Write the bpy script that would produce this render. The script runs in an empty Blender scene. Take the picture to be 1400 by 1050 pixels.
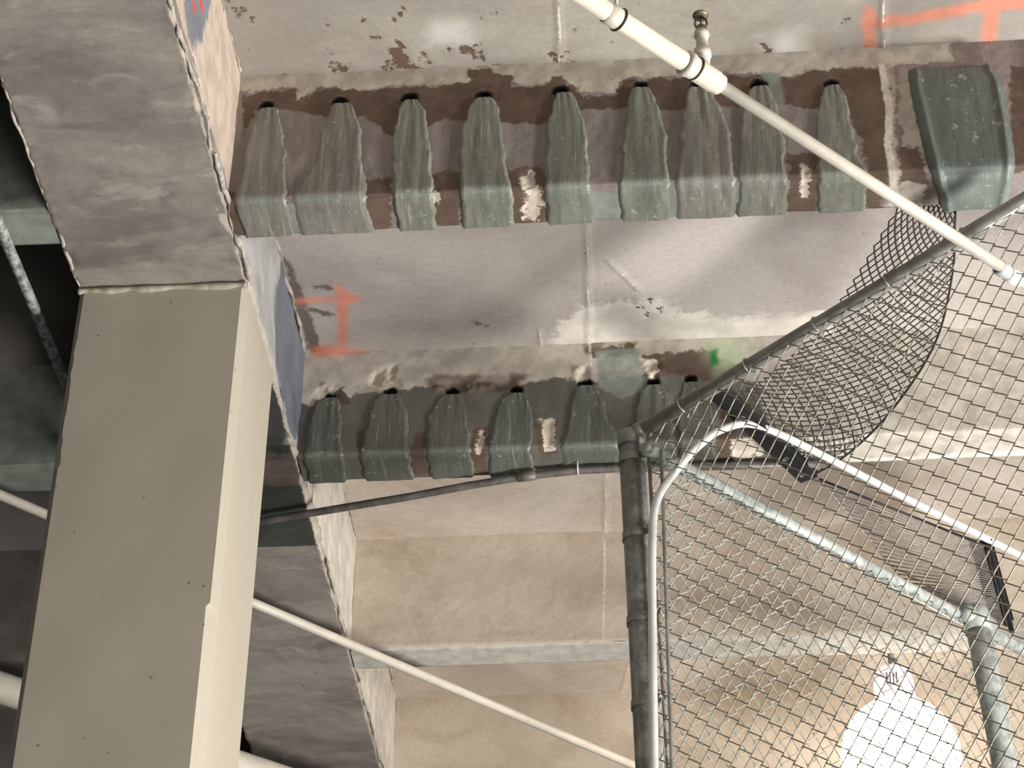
import bpy, math, random
import numpy as np
from mathutils import Matrix, Vector

SC = bpy.context.scene
COL = SC.collection
# ------------------------------------------------------------------ camera
F_PX = 3150.0
_e = 219.0 / F_PX
_J = np.array([1, .038, _e]); _J /= np.linalg.norm(_J)
_D = np.array([305., -2275., -F_PX]); _D /= np.linalg.norm(_D)
_D -= _J * (_D @ _J); _D /= np.linalg.norm(_D)
_Z = np.cross(_J, _D)
R = np.array([_J, _D, _Z])              # camera axes -> building axes (X along joists, Y along girder, Z up)
EYE = 1.6                               # eye height above the garage floor
cam_d = bpy.data.cameras.new('camera'); cam = bpy.data.objects.new('camera', cam_d); COL.objects.link(cam)
cam_d.sensor_width = 36; cam_d.lens = F_PX / 1400 * 36; cam_d.clip_end = 200
cam.matrix_world = Matrix.Translation((0, 0, EYE)) @ Matrix([list(r) for r in R]).to_4x4()
SC.camera = cam
# ------------------------------------------------------------------ world, lights, exposure
w = bpy.data.worlds.new('world'); SC.world = w; w.use_nodes = True
w.node_tree.nodes['Background'].inputs[0].default_value = (0.85, 0.92, 1.0, 1)
w.node_tree.nodes['Background'].inputs[1].default_value = 0.06
SC.view_settings.view_transform = 'Standard'; SC.view_settings.look = 'None'
SC.view_settings.gamma = 1; SC.view_settings.use_curve_mapping = False
SC.view_settings.exposure = -0.08

def area(name, loc, target, size, power, col):
    l = bpy.data.lights.new(name, 'AREA'); l.shape = 'RECTANGLE'; l.size = size[0]; l.size_y = size[1]
    l.energy = power; l.color = col
    o = bpy.data.objects.new(name, l); COL.objects.link(o); o.location = loc
    o.rotation_euler = (Vector(target) - Vector(loc)).to_track_quat('-Z', 'Y').to_euler()
    return o
area('key_light_right', (3.8, 4.2, 0.6), (-0.4, 5.6, 5.7), (1.5, 1.5), 640, (1.0, 0.97, 0.94))  # unseen area light giving the main light from low right
area('side_light', (6.2, 3.0, 4.1), (-1.0, 5.2, 4.6), (.8, .8), 330, (1.0, 0.97, 0.93))  # added out of view to brighten the column's right face
area('fill_light_near', (1.2, -1.4, 1.6), (-0.6, 5.6, 5.8), (1.6, 1.6), 95, (1.0, 0.98, 0.95))  # added frontal fill, unseen, to lift the near joist faces

# ------------------------------------------------------------------ calibration helpers: photo pixel -> real point
def ray(px, py): return R @ np.array([px - 700., 525. - py, -F_PX])
def at(px, py, H=None, Y=None, X=None):
    """point on the plane z=H, y=Y or x=X, measured from the eye"""
    r = ray(px, py)
    t = H / r[2] if H is not None else (Y / r[1] if Y is not None else X / r[0])
    return r * t
def W(p): return (float(p[0]), float(p[1]), float(p[2]) + EYE)

# ------------------------------------------------------------------ numpy noise
rng = np.random.default_rng(7)
_PERM = rng.random((64, 64, 64)).astype(np.float32)
def vnoise(p):
    i = np.floor(p).astype(int); f = p - i; f = f * f * (3 - 2 * f); out = 0
    for dx in (0, 1):
        for dy in (0, 1):
            for dz in (0, 1):
                wgt = (f[..., 0] if dx else 1 - f[..., 0]) * (f[..., 1] if dy else 1 - f[..., 1]) * (f[..., 2] if dz else 1 - f[..., 2])
                out = out + wgt * _PERM[(i[..., 0] + dx) % 64, (i[..., 1] + dy) % 64, (i[..., 2] + dz) % 64]
    return out
def fbm(p, octv=4):
    s = 0; a = .5; t = 0
    for k in range(octv): s = s + a * vnoise(p * 2 ** k + 13.7 * k); t += a; a *= .5
    return s / t

# ------------------------------------------------------------------ signed distances of marks on a surface (negative inside)
def sd_poly(U, V, pts):
    pts = np.array(pts, float); n = len(pts)
    d = np.full(U.shape, 1e9); ins = np.zeros(U.shape, bool)
    for k in range(n):
        a = pts[k]; b = pts[(k + 1) % n]; e = b - a; L = e @ e + 1e-12
        t = np.clip(((U - a[0]) * e[0] + (V - a[1]) * e[1]) / L, 0, 1)
        d = np.minimum(d, np.hypot(U - a[0] - t * e[0], V - a[1] - t * e[1]))
        if a[1] != b[1]:
            c = ((a[1] > V) != (b[1] > V)) & (U < (b[0] - a[0]) * (V - a[1]) / (b[1] - a[1]) + a[0])
            ins ^= c
    return np.where(ins, -d, d)
def sd_line(U, V, pts, r):
    d = np.full(U.shape, 1e9)
    for a, b in zip(pts[:-1], pts[1:]):
        a = np.array(a, float); b = np.array(b, float); e = b - a; L = e @ e + 1e-12
        t = np.clip(((U - a[0]) * e[0] + (V - a[1]) * e[1]) / L, 0, 1)
        d = np.minimum(d, np.hypot(U - a[0] - t * e[0], V - a[1] - t * e[1]))
    return d - r
def marks(U, V, conv, polys=(), lines=()):
    d = np.full(U.shape, 5.0)
    for p in polys: d = np.minimum(d, sd_poly(U, V, [conv(*q) for q in p]))
    for p, r in lines: d = np.minimum(d, sd_line(U, V, [conv(*q) for q in p], r))
    return d

# ------------------------------------------------------------------ materials
def srgb(r, g, b):
    f = lambda c: (c / 12.92 if c <= .04045 else ((c + .055) / 1.055) ** 2.4)
    return (f(r / 255), f(g / 255), f(b / 255), 1)
class NT:
    def __init__(s, name):
        s.m = bpy.data.materials.new(name); s.m.use_nodes = True; s.t = s.m.node_tree
        s.bsdf = s.t.nodes['Principled BSDF']; s.tc = s.t.nodes.new('ShaderNodeTexCoord')
        s.P = s.tc.outputs['Object']
    def n(s, ty, **k):
        x = s.t.nodes.new(ty)
        for a, b in k.items(): setattr(x, a, b)
        return x
    def link(s, a, b): s.t.links.new(a, b)
    def mapping(s, scale, loc=(0, 0, 0)):
        m = s.n('ShaderNodeMapping'); m.inputs['Scale'].default_value = scale; m.inputs['Location'].default_value = loc
        s.link(s.P, m.inputs[0]); return m.outputs[0]
    def noise(s, scale, detail=4, rough=.6, vec=None, dist=0):
        x = s.n('ShaderNodeTexNoise'); x.inputs['Scale'].default_value = scale; x.inputs['Detail'].default_value = detail
        x.inputs['Roughness'].default_value = rough; x.inputs['Distortion'].default_value = dist
        s.link(vec or s.P, x.inputs['Vector']); return x.outputs['Fac']
    def math(s, op, a, b=None):
        x = s.n('ShaderNodeMath', operation=op)
        for k, v in enumerate((a, b)):
            if v is None: continue
            if isinstance(v, (int, float)): x.inputs[k].default_value = v
            else: s.link(v, x.inputs[k])
        return x.outputs[0]
    def step(s, v, lo, hi, a=0., b=1.):
        x = s.n('ShaderNodeMapRange', interpolation_type='SMOOTHSTEP'); s.link(v, x.inputs[0])
        for k, q in enumerate((lo, hi, a, b)): x.inputs[k + 1].default_value = q
        return x.outputs[0]
    def mix(s, fac, a, b, blend='MIX'):
        x = s.n('ShaderNodeMix', data_type='RGBA', blend_type=blend)
        for sock, v in ((x.inputs[0], fac), (x.inputs[6], a), (x.inputs[7], b)):
            if isinstance(v, (int, float)): sock.default_value = v
            elif isinstance(v, tuple): sock.default_value = v
            else: s.link(v, sock)
        return x.outputs[2]
    def attr(s, name):
        x = s.n('ShaderNodeAttribute', attribute_name=name); return x.outputs['Fac']
    def bump(s, h, strength=.3, dist=.01):
        b = s.n('ShaderNodeBump'); b.inputs['Strength'].default_value = strength; b.inputs['Distance'].default_value = dist
        s.link(h, b.inputs['Height']); s.link(b.outputs[0], s.bsdf.inputs['Normal'])

def concrete(name, c1, c2, stretch=(1, 1, 1), scale=2.2, contrast=.16, layers=(), rough=.85, grain=.13, bump=.22, speck=.4, rare=.80, stain=None, streak=None):
    """mottled cast concrete; layers = (attribute, colour, edge roughness m, noise scale, softness m, opacity, roughness)"""
    q = NT(name); v = q.mapping(stretch)
    big = q.noise(scale, 6, .62, v, .4)
    c = q.mix(q.step(big, .5 - contrast, .5 + contrast), c1, c2)
    if stain:
        st = q.noise(stain[1], 5, .65, q.mapping(stretch, (3, 7, 1)), .8)
        c = q.mix(q.math('MULTIPLY', q.step(st, .5, .72), stain[2]), c, stain[0])
    if streak:
        st = q.noise(streak[1], 6, .7, q.mapping((stretch[0], stretch[1], stretch[2]), (9, 2, 4)), 1.2)
        c = q.mix(q.math('MULTIPLY', q.step(st, .54, .70), streak[2]), c, streak[0])
    fine = q.noise(60, 3, .7)
    c = q.mix(q.step(fine, .3, .7, .0, grain), c, (0.06, .055, .05, 1), 'MIX')
    if speck:
        vo = q.n('ShaderNodeTexVoronoi'); vo.inputs['Scale'].default_value = 16; q.link(q.P, vo.inputs['Vector'])
        sep = q.n('ShaderNodeSeparateColor'); q.link(vo.outputs['Color'], sep.inputs[0])
        d = q.math('MULTIPLY', q.step(vo.outputs['Distance'], .05, .09, 1, 0), q.step(sep.outputs[0], rare, rare + .02))
        c = q.mix(q.math('MULTIPLY', d, speck), c, srgb(60, 54, 48))
    r = None
    for (a, colr, amp, nsc, soft, op, ro) in layers:
        sd = q.attr(a); nn = q.noise(nsc, 5, .65, None, .3)
        s2 = q.math('ADD', sd, q.math('MULTIPLY', q.math('SUBTRACT', nn, .5), amp))
        m = q.math('MULTIPLY', q.step(s2, -soft, soft, 1, 0), op)
        vv = q.noise(nsc * .6, 4, .6)
        dk = tuple(x * .84 for x in colr[:3]) + (1,); lt = tuple(min(1, x * 1.12) for x in colr[:3]) + (1,)
        c = q.mix(m, c, q.mix(q.step(vv, .35, .65), dk, lt))
        base = r if r is not None else rough
        x = q.n('ShaderNodeMix', data_type='FLOAT'); q.link(m, x.inputs[0])
        if isinstance(base, float): x.inputs[2].default_value = base
        else: q.link(base, x.inputs[2])
        x.inputs[3].default_value = ro; r = x.outputs[0]
    q.link(c, q.bsdf.inputs['Base Color'])
    if r is not None: q.link(r, q.bsdf.inputs['Roughness'])
    else: q.bsdf.inputs['Roughness'].default_value = rough
    q.bsdf.inputs['Specular IOR Level'].default_value = .3
    q.bump(q.math('ADD', q.noise(22, 6, .6), q.math('MULTIPLY', q.noise(140, 2), .25)), bump, .006)
    return q.m

def plain(name, c, c2=None, rough=.5, metal=0., nsc=25, bump=.15, spec=.5):
    q = NT(name)
    c2 = c2 or tuple(x * .75 for x in c[:3]) + (1,)
    q.link(q.mix(q.step(q.noise(nsc, 5, .65), .35, .65), c, c2), q.bsdf.inputs['Base Color'])
    q.bsdf.inputs['Roughness'].default_value = rough; q.bsdf.inputs['Metallic'].default_value = metal
    q.bsdf.inputs['Specular IOR Level'].default_value = spec
    if bump: q.bump(q.noise(nsc * 2.5, 3), bump, .002)
    return q.m

DECKC = (srgb(176, 168, 158), srgb(148, 139, 131))
BROWN = srgb(98, 80, 68); RESIN = srgb(126, 116, 112); ORANGE = srgb(214, 126, 98)
LT = srgb(222, 214, 200)
M = {}
M['deck_near'] = concrete('deck_near', srgb(176, 170, 158), srgb(148, 142, 134), (1, 1.4, 1), 1.2, .14, [
    ('smear', srgb(205, 203, 198), .12, 9, .05, .6, .8), ('flake', BROWN, .06, 48, .003, 1, .8),
    ('spray', ORANGE, .03, 22, .016, .72, .7), ('seam', LT, .010, 60, .002, .9, .8)], stain=(srgb(150, 138, 122), 3.5, .5))
M['deck_mid'] = concrete('deck_mid', srgb(184, 176, 169), srgb(154, 145, 140), (1, 1.2, 1), 1.1, .14, [
    ('smear', srgb(222, 216, 206), .17, 16, .02, .7, .8), ('scorch', srgb(86, 74, 64), .06, 26, .008, .85, .8),
    ('flake', srgb(74, 64, 58), .012, 60, .002, 1, .8),
    ('spray', ORANGE, .03, 22, .016, .72, .7), ('seam', LT, .008, 60, .002, .7, .8)], stain=(srgb(150, 140, 132), 2.0, .22))
M['deck_dim'] = concrete('deck_dim', srgb(112, 108, 104), srgb(88, 84, 80), (1, 1.5, 1), 1.6, .2)  # left bays: darker deck copy, their shade put into the colour
M['deck_far'] = concrete('deck_far', srgb(200, 190, 178), srgb(176, 165, 152), (1, 1.5, 1), 1.6, .2,
    [('seam', LT, .010, 60, .002, .8, .8)], stain=(srgb(170, 148, 126), 2.2, .6))
M['joist_paint'] = concrete('joist_paint', srgb(200, 188, 172), srgb(182, 168, 151), (1, 1.4, 1.4), 1.8, .2,
    [('soffit', srgb(190, 186, 176), .01, 30, .006, .9, .8), ('seam', LT, .010, 60, .002, .8, .8)], stain=(srgb(158, 136, 114), 3, .4))
JL = [('cream', srgb(188, 180, 168), .07, 30, .006, 1, .85), ('brown', BROWN, .07, 26, .005, .95, .8),
      ('spall', srgb(204, 194, 178), .075, 36, .004, 1, .85), ('scorch', srgb(112, 96, 84), .05, 26, .01, .8, .8),
      ('pale', srgb(138, 146, 136), .02, 30, .008, .8, .4),
      ('spray', ORANGE, .03, 22, .014, .7, .7), ('mist', srgb(176, 196, 158), .05, 14, .04, .7, .7), ('green', srgb(10, 120, 52), .015, 30, .010, .95, .6),
      ('seam', LT, .014, 60, .003, .9, .8), ('hole', srgb(16, 13, 11), .004, 60, .003, 1, .9)]
JL2 = list(JL); JL2[0] = ('cream', srgb(196, 184, 168), .045, 26, .006, 1, .85)
JL.append(('soffit', srgb(216, 212, 204), .01, 30, .006, .9, .8))
M['joist_one'] = concrete('joist_resin_one', srgb(150, 140, 136), srgb(122, 112, 108), (2.6, 1, .5), 4, .18, JL, streak=(srgb(172, 168, 162), 5, .45), rough=.5, bump=.35, speck=.2)
M['joist_two'] = concrete('joist_resin_two', srgb(112, 112, 104), srgb(98, 96, 89), (2.6, 1, .5), 4, .18, JL, streak=(srgb(124, 126, 118), 5, .4), rough=.5, bump=.35, speck=.2)
M['girder'] = concrete('girder_soffit', srgb(158, 151, 141), srgb(124, 117, 111), (.6, 1.4, 1), 2.6, .2, [
    ('wrap', srgb(66, 68, 64), .03, 18, .004, 1, .4), ('wraptop', srgb(104, 92, 86), .03, 18, .006, .9, .5),
    ('cream', srgb(188, 172, 156), .012, 20, .005, 1, .8), ('whitewash', srgb(174, 174, 170), .03, 16, .006, 1, .8),
    ('blue', srgb(106, 112, 124), .14, 14, .014, .9, .6), ('ivory', srgb(204, 197, 186), .01, 20, .005, 1, .8),
    ('dark', srgb(58, 60, 60), .05, 16, .01, .9, .5),
    ('red', srgb(236, 66, 50), .01, 40, .004, 1, .7), ('lime', srgb(186, 176, 162), .03, 30, .004, .9, .85)],
    stain=(srgb(100, 95, 91), 3.4, .75), streak=(srgb(172, 166, 155), 4.6, .6), speck=.7)
M['column'] = concrete('column_paint', srgb(189, 181, 165), srgb(180, 172, 156), (1, 1, .4), 1.5, .35, [('chip', srgb(96, 76, 56), .015, 40, .003, 1, .8)], bump=.05, grain=.03, speck=.5, rare=.45, rough=.6)
M['lime'] = plain('edge_mortar', srgb(190, 182, 170), srgb(150, 140, 128), .85, 0, 30, .5)
M['pipe_paint'] = plain('pipe_paint', srgb(202, 196, 182), srgb(192, 185, 171), .45, 0, 12, .08)
M['iron'] = plain('iron_ring', srgb(86, 78, 70), srgb(60, 54, 48), .55, .5)
M['bronze'] = plain('bronze', srgb(128, 118, 98), srgb(90, 80, 66), .45, .6, 60)
M['galv'] = plain('galvanised_pipe', srgb(156, 160, 155), srgb(112, 116, 112), .42, .35, 14, .15)
M['galv_light'] = plain('galvanised_light', srgb(176, 181, 177), srgb(134, 139, 135), .42, .1, 30, .15)
M['galv_dark'] = plain('galvanised_rail', srgb(158, 157, 150), srgb(132, 131, 125), .45, .35, 14, .15)
M['galv_new'] = plain('galvanised_new', srgb(226, 228, 226), srgb(206, 208, 205), .32, .15, 10, .05)
M['wire'] = plain('galvanised_wire', srgb(176, 172, 160), srgb(140, 136, 124), .4, .45, 60, 0)
M['wire_light'] = plain('galvanised_wire_light', srgb(200, 204, 196), srgb(160, 162, 154), .4, .35, 60, 0)
M['black'] = plain('black_steel', srgb(34, 35, 36), srgb(22, 22, 23), .5, .3)
M['black_wire'] = plain('black_wire', srgb(58, 54, 52), srgb(40, 38, 36), .55, .3, 60, 0)
M['slat'] = plain('grey_slat', srgb(150, 142, 138), srgb(122, 114, 110), .5, .2, 40, 0)
M['conduit'] = plain('conduit', srgb(122, 118, 112), srgb(92, 88, 84), .5, .3, 20)
M['conduit_speck'] = plain('conduit_speckled', srgb(176, 182, 178), srgb(92, 96, 94), .5, .2, 46)
M['floor'] = concrete('garage_floor', srgb(128, 124, 118), srgb(104, 100, 95), (1, 1, 1), .6, .2, speck=.2)

def fiber(name, c, c2, pale, lipk=.5, stk=1.):
    q = NT(name)
    oi = q.n('ShaderNodeObjectInfo')
    base = q.mix(oi.outputs['Random'], c, c2)
    ln = q.noise(5, 5, .7, q.mapping((7, 1, .6)), .4)
    col = q.mix(q.step(ln, .35, .68, 0, .55), base, srgb(84, 86, 80))
    th = q.noise(4, 3, .6, q.mapping((34, 2, 1.2), (2, 5, 1)), .8)
    col = q.mix(q.step(th, .60, .68, 0, .38 * stk), col, srgb(186, 188, 178))
    col = q.mix(q.step(th, .42, .33, 0, .35 * stk), col, srgb(66, 66, 60))
    bl = q.noise(14, 5, .6)
    col = q.mix(q.step(bl, .52, .68, 0, .5), col, pale)
    col = q.mix(q.math('MULTIPLY', q.step(q.noise(42, 3, .7), .62, .70), .5), col, srgb(182, 184, 176))
    lip = q.attr('lip')  # painted highlight flecks on the crease, underside lightened in the colour
    col = q.mix(q.math('MULTIPLY', lip, lipk), col, srgb(150, 160, 150))
    fl = q.math('MULTIPLY', q.step(lip, .55, .85), q.step(q.noise(55, 3, .7), .52, .60))
    col = q.mix(q.math('MULTIPLY', fl, .7), col, srgb(214, 214, 206))
    q.link(col, q.bsdf.inputs['Base Color'])
    q.bsdf.inputs['Roughness'].default_value = .38; q.bsdf.inputs['Specular IOR Level'].default_value = .5
    q.bump(q.math('ADD', ln, q.noise(30, 4)), .5, .004)
    return q.m
M['fiber_green'] = fiber('resin_fiber_green', srgb(122, 127, 112), srgb(132, 128, 119), srgb(138, 130, 124))
M['fiber_grey'] = fiber('resin_fiber_grey', srgb(96, 101, 92), srgb(102, 100, 93), srgb(100, 98, 92), .25, .7)
M['fiber_slate'] = fiber('resin_fiber_slate', srgb(96, 106, 102), srgb(90, 98, 96), srgb(104, 112, 108), .6, .0)

# ------------------------------------------------------------------ mesh helpers
def link(name, verts, faces, mat, parent=None, smooth=True, attrs=None):
    me = bpy.data.meshes.new(name)
    verts = np.asarray(verts, np.float32)
    if isinstance(faces, np.ndarray):
        nf, k = faces.shape
        me.vertices.add(len(verts)); me.vertices.foreach_set('co', verts.ravel())
        me.loops.add(nf * k); me.loops.foreach_set('vertex_index', faces.ravel().astype(np.int32))
        me.polygons.add(nf); me.polygons.foreach_set('loop_start', np.arange(0, nf * k, k, dtype=np.int32))
        me.update(calc_edges=True)
    else:
        me.from_pydata([tuple(map(float, v)) for v in verts], [], faces)
    me.polygons.foreach_set('use_smooth', np.full(len(me.polygons), smooth))
    for a, v in (attrs or {}).items():
        at_ = me.attributes.new(a, 'FLOAT', 'POINT'); at_.data.foreach_set('value', np.asarray(v, np.float32).ravel())
    me.materials.append(mat); me.validate(); me.update()
    o = bpy.data.objects.new(name, me); COL.objects.link(o)
    if parent is not None:
        o.parent = parent; o.matrix_parent_inverse = Matrix.Translation(parent.location).inverted()
    return o
def gridfaces(nu, nv, flip=False):
    i = np.arange(nu - 1)[:, None] * nv + np.arange(nv - 1)[None, :]
    q = np.stack([i, i + nv, i + nv + 1, i + 1], -1).reshape(-1, 4)
    return q[:, ::-1].copy() if flip else q
def tag(o, label=None, cat=None, group=None, kind=None):
    for k, v in (('label', label), ('category', cat), ('group', group), ('kind', kind)):
        if v: o[k] = v
    return o
def thing(name, loc, label, cat, group=None):
    o = bpy.data.objects.new(name, None); COL.objects.link(o); o.location = loc; o.empty_display_size = .1
    return tag(o, label, cat, group)
def tube(pts, r, n=12, caps=True, cyc=False):
    """verts, faces of a tube through pts (n,3); r scalar or per point"""
    pts = np.asarray(pts, float); m = len(pts); r = np.broadcast_to(np.asarray(r, float), (m,))
    t = np.gradient(pts, axis=0)
    t /= np.linalg.norm(t, axis=1)[:, None] + 1e-12
    up = np.array([0, 0, 1.]) if abs(t[0][2]) < .9 else np.array([1., 0, 0])
    a = np.cross(t[0], up); a /= np.linalg.norm(a); V = []
    for k in range(m):
        a = a - t[k] * (a @ t[k]); a /= np.linalg.norm(a); b = np.cross(t[k], a)
        ang = np.arange(n) * 2 * np.pi / n
        V.append(pts[k] + r[k] * (np.cos(ang)[:, None] * a + np.sin(ang)[:, None] * b))
    V = np.concatenate(V); F = []
    for k in range(m - 1):
        for j in range(n):
            F.append((k * n + j, k * n + (j + 1) % n, (k + 1) * n + (j + 1) % n, (k + 1) * n + j))
    if caps: F.append(tuple(range(n))[::-1]); F.append(tuple((m - 1) * n + j for j in range(n)))
    return V, F
class MB:
    def __init__(s): s.V = []; s.F = []; s.n = 0
    def add(s, VF):
        V, F = VF; V = np.asarray(V, float); s.V.append(V); s.F += [tuple(i + s.n for i in f) for f in F]; s.n += len(V); return s
    def box(s, c, size, rz=0, rot=None):
        x, y, z = [q / 2 for q in size]
        v = np.array([(a * x, b * y, d * z) for a in (-1, 1) for b in (-1, 1) for d in (-1, 1)])
        m = np.array(rot if rot is not None else Matrix.Rotation(rz, 3, 'Z'))
        return s.add((v @ m.T + np.array(c), [(0, 1, 3, 2), (4, 6, 7, 5), (0, 4, 5, 1), (2, 3, 7, 6), (0, 2, 6, 4), (1, 5, 7, 3)]))
    def link(s, name, mat, parent=None, smooth=True):
        return link(name, np.concatenate(s.V), s.F, mat, parent, smooth)
def bevel(o, wd=.002, seg=2):
    m = o.modifiers.new('edge', 'BEVEL'); m.width = wd; m.segments = seg; m.limit_method = 'ANGLE'; return o
def obj_tube(name, pts, r, mat, parent=None, n=14): 
    V, F = tube(pts, r, n); return link(name, V, F, mat, parent)
def lathe(prof, c, axis=(0, 0, 1), n=24):
    ax = np.array(axis, float); ax /= np.linalg.norm(ax)
    a = np.cross(ax, (0, 1, 0) if abs(ax[1]) < .9 else (1, 0, 0)); a /= np.linalg.norm(a); b = np.cross(ax, a)
    V = []; F = []
    for (r, z) in prof:
        for j in range(n):
            th = 2 * np.pi * j / n; V.append(np.array(c) + ax * z + max(r, 1e-4) * (np.cos(th) * a + np.sin(th) * b))
    for k in range(len(prof) - 1):
        for j in range(n): F.append((k * n + j, k * n + (j + 1) % n, (k + 1) * n + (j + 1) % n, (k + 1) * n + j))
    return np.array(V), F

# ------------------------------------------------------------------ building grid (metres, heights from the eye)
HS = 4.0                                 # girder and joist soffits
SP = 1.222; Y1 = 4.652                   # joist spacing, near face of joist one
JW = .136
GX0, GX1 = -1.658, -1.172                # girder sides
DECKZ = {0: 4.46, 1: 4.40, 2: 4.46, 3: 4.46}
def ycrease(k): return Y1 + (k - 1) * SP   # joist number k=1,2,3...
def deckz(k): return 4.40 if k == 1 else 4.46

def dense(a, b, step, lo, hi, coarse=.15):
    """positions from a to b: fine between lo and hi, coarse outside"""
    out = []
    if a < lo: out += list(np.linspace(a, lo, max(2, int((lo - a) / coarse)), endpoint=False))
    s, e = max(a, lo), min(b, hi)
    if e > s: out += list(np.linspace(s, e, max(2, int((e - s) / step))))
    if b > hi: out += list(np.linspace(max(a, hi), b, max(2, int((b - hi) / coarse)))[(1 if e > s else 0):])
    return np.array(out)

# ---- floor
link('floor', [(-9, -6, 0), (9, -6, 0), (9, 16, 0), (-9, 16, 0)], [(0, 1, 2, 3)], M['floor'], smooth=False)['kind'] = 'structure'

# ---- ceiling deck, one bay at a time
def deck(bay, xr, mat, spec=None, fine=True, name='ceiling', slope=None):
    y0 = ycrease(bay) + JW - .01; y1 = ycrease(bay + 1) + .01; z = deckz(bay)
    xs = dense(xr[0], xr[1], .010, -1.25, 1.65) if fine else np.linspace(*xr, 24)
    ys = np.linspace(y0, y1, 110 if fine else 12)
    X, Y = np.meshgrid(xs, ys, indexing='ij')
    P = np.stack([X, Y, np.zeros_like(X)], -1)
    Zd = z + .010 * (fbm(P * 2.1) - .5)
    cv = lambda px, py: at(px, py, H=z)[:2]
    attrs = {}
    for a, (pl, ln) in (spec or {}).items(): attrs[a] = marks(X, Y, cv, pl, ln)
    if 'seam' in attrs: Zd = Zd - .005 * np.clip(-attrs['seam'] / .006 + 1, 0, 1)
    if 'flake' in attrs: Zd = Zd + .002 * (attrs['flake'] < 0)
    V = np.stack([X, Y, Zd + EYE], -1).reshape(-1, 3)
    for a in ('smear', 'flake', 'spray', 'seam', 'scorch'):
        if a not in attrs: attrs[a] = np.full(X.shape, 5.)
    o = link(name, V, gridfaces(len(xs), len(ys)), mat, attrs=attrs)
    o['kind'] = 'structure'; return o
def seam(x, y0, y1, r=.004): return ([(x + .0, y0), (x, y1)], r)
def flakes(seed, clusters):
    R_ = random.Random(seed); out = []
    for (cx, cy, sx, sy, n, rmax) in clusters:
        for _ in range(n):
            x = cx + R_.gauss(0, sx); y = cy + R_.gauss(0, sy); a = R_.uniform(-1, 1); l = R_.uniform(2, 10)
            out.append(([(x, y), (x + l * math.sin(a), y + l * math.cos(a))], R_.uniform(.3, 1) * rmax))
    return out
FL0 = flakes(4, [(556, 92, 16, 16, 34, .010), (640, 72, 14, 8, 8, .007), (668, 104, 18, 8, 16, .009), (460, 98, 12, 8, 12, .007), (766, 92, 8, 14, 12, .008), (872, 96, 8, 8, 8, .009),
    (1052, 86, 12, 10, 8, .009), (400, 110, 12, 5, 6, .006), (325, 14, 8, 6, 5, .005), (700, 60, 200, 40, 16, .004), (1160, 100, 30, 6, 8, .006), (620, 112, 60, 4, 16, .006)])
bay0 = dict(
    flake=([[(528, 68), (545, 64), (560, 82), (566, 100), (558, 102), (540, 84)],
            [(1040, 56), (1050, 62), (1066, 84), (1070, 96), (1052, 94)], [(1028, 84), (1042, 86), (1036, 96)],
            [(862, 84), (878, 86), (874, 104), (862, 104)], [(950, 40), (955, 44), (950, 50)],
            [(632, 60), (646, 66), (636, 76), (626, 68)], [(660, 92), (682, 88), (676, 112), (664, 112)]],
           [([(388, 112), (396, 109)], .006), ([(456, 88), (462, 90)], .008), ([(508, 52), (516, 52)], .006), ([(535, 24), (541, 32)], .005),
            ([(345, 26), (346, 28)], .006), ([(446, 34), (447, 36)], .005), ([(754, 74), (762, 76)], .008), ([(762, 82), (764, 100)], .010),
            ([(1150, 30), (1158, 26)], .004), ([(470, 98), (474, 94)], .007), ([(318, 14), (328, 16)], .004), ([(812, 100), (820, 98)], .005),
            ([(1180, 66), (1182, 68)], .005), ([(550, 10), (546, 26)], .004)] + FL0),
    smear=([[(1040, 50), (1090, 40), (1100, 80), (1060, 92)], [(1330, 90), (1400, 60), (1400, 110), (1360, 110)], [(590, 30), (640, 30), (640, 55), (590, 60)]], []),
    spray=([[(1180, 8), (1196, 12), (1198, 94), (1182, 96)]],
           [([(1186, 32), (1260, 24), (1330, 10), (1420, 4)], .020), ([(1356, 8), (1352, 60)], .020), ([(1350, 2), (1420, -4)], .022)]),
    seam=([], [([(764, -40), (766, 130)], .004), ([(1207, -40), (1209, 110)], .003)]))
deck(0, (GX1, 6), M['deck_near'], bay0)
bay1 = dict(
    smear=([[(762, 448), (790, 420), (850, 412), (905, 410), (935, 424), (1000, 436), (1130, 428), (1150, 470), (1080, 480), (900, 486), (745, 486)]], []),
    scorch=([[(386, 352), (398, 360), (428, 440), (440, 480), (424, 484), (410, 440)]], [([(430, 392), (452, 394)], .008), ([(428, 424), (450, 430)], .012), ([(648, 440), (664, 446)], .006)]),
    flake=([], [([(870, 422), (878, 418), (880, 424)], .004), ([(882, 412), (892, 408), (890, 416)], .004), ([(896, 424), (906, 420), (904, 428)], .004),
                ([(880, 432), (888, 428), (886, 434)], .003), ([(774, 438), (784, 436)], .004), ([(922, 436), (924, 432)], .003), ([(800, 346), (802, 348)], .003),
                ([(720, 352), (722, 354)], .003), ([(1180, 320), (1182, 322)], .003)]),
    spray=([[(458, 388), (492, 408), (462, 430)], [(426, 474), (450, 472), (506, 481), (426, 488)], [(452, 410), (478, 410), (474, 482), (454, 482)][:0] or [(460, 410), (476, 410), (474, 482), (462, 482)]],
           [([(408, 412), (470, 409)], .012)]),
    seam=([], [([(803, 290), (806, 480)], .003), ([(738, 452), (741, 480)], .004), ([(1228, 280), (1236, 420)], .003), ([(832, 356), (874, 396)], .002)]))
deck(1, (GX1, 6), M['deck_mid'], bay1)
bay2 = dict(seam=([], [([(829, 640), (828, 745)], .003)]), scorch=([], [([(661, 672), (665, 680)], .003)]))
deck(2, (GX1, 6), M['deck_far'], bay2)
bay3 = dict(seam=([], [([(862, 900), (846, 965)], .003)]))
deck(3, (GX1, 6), M['deck_far'], bay3)
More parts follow.
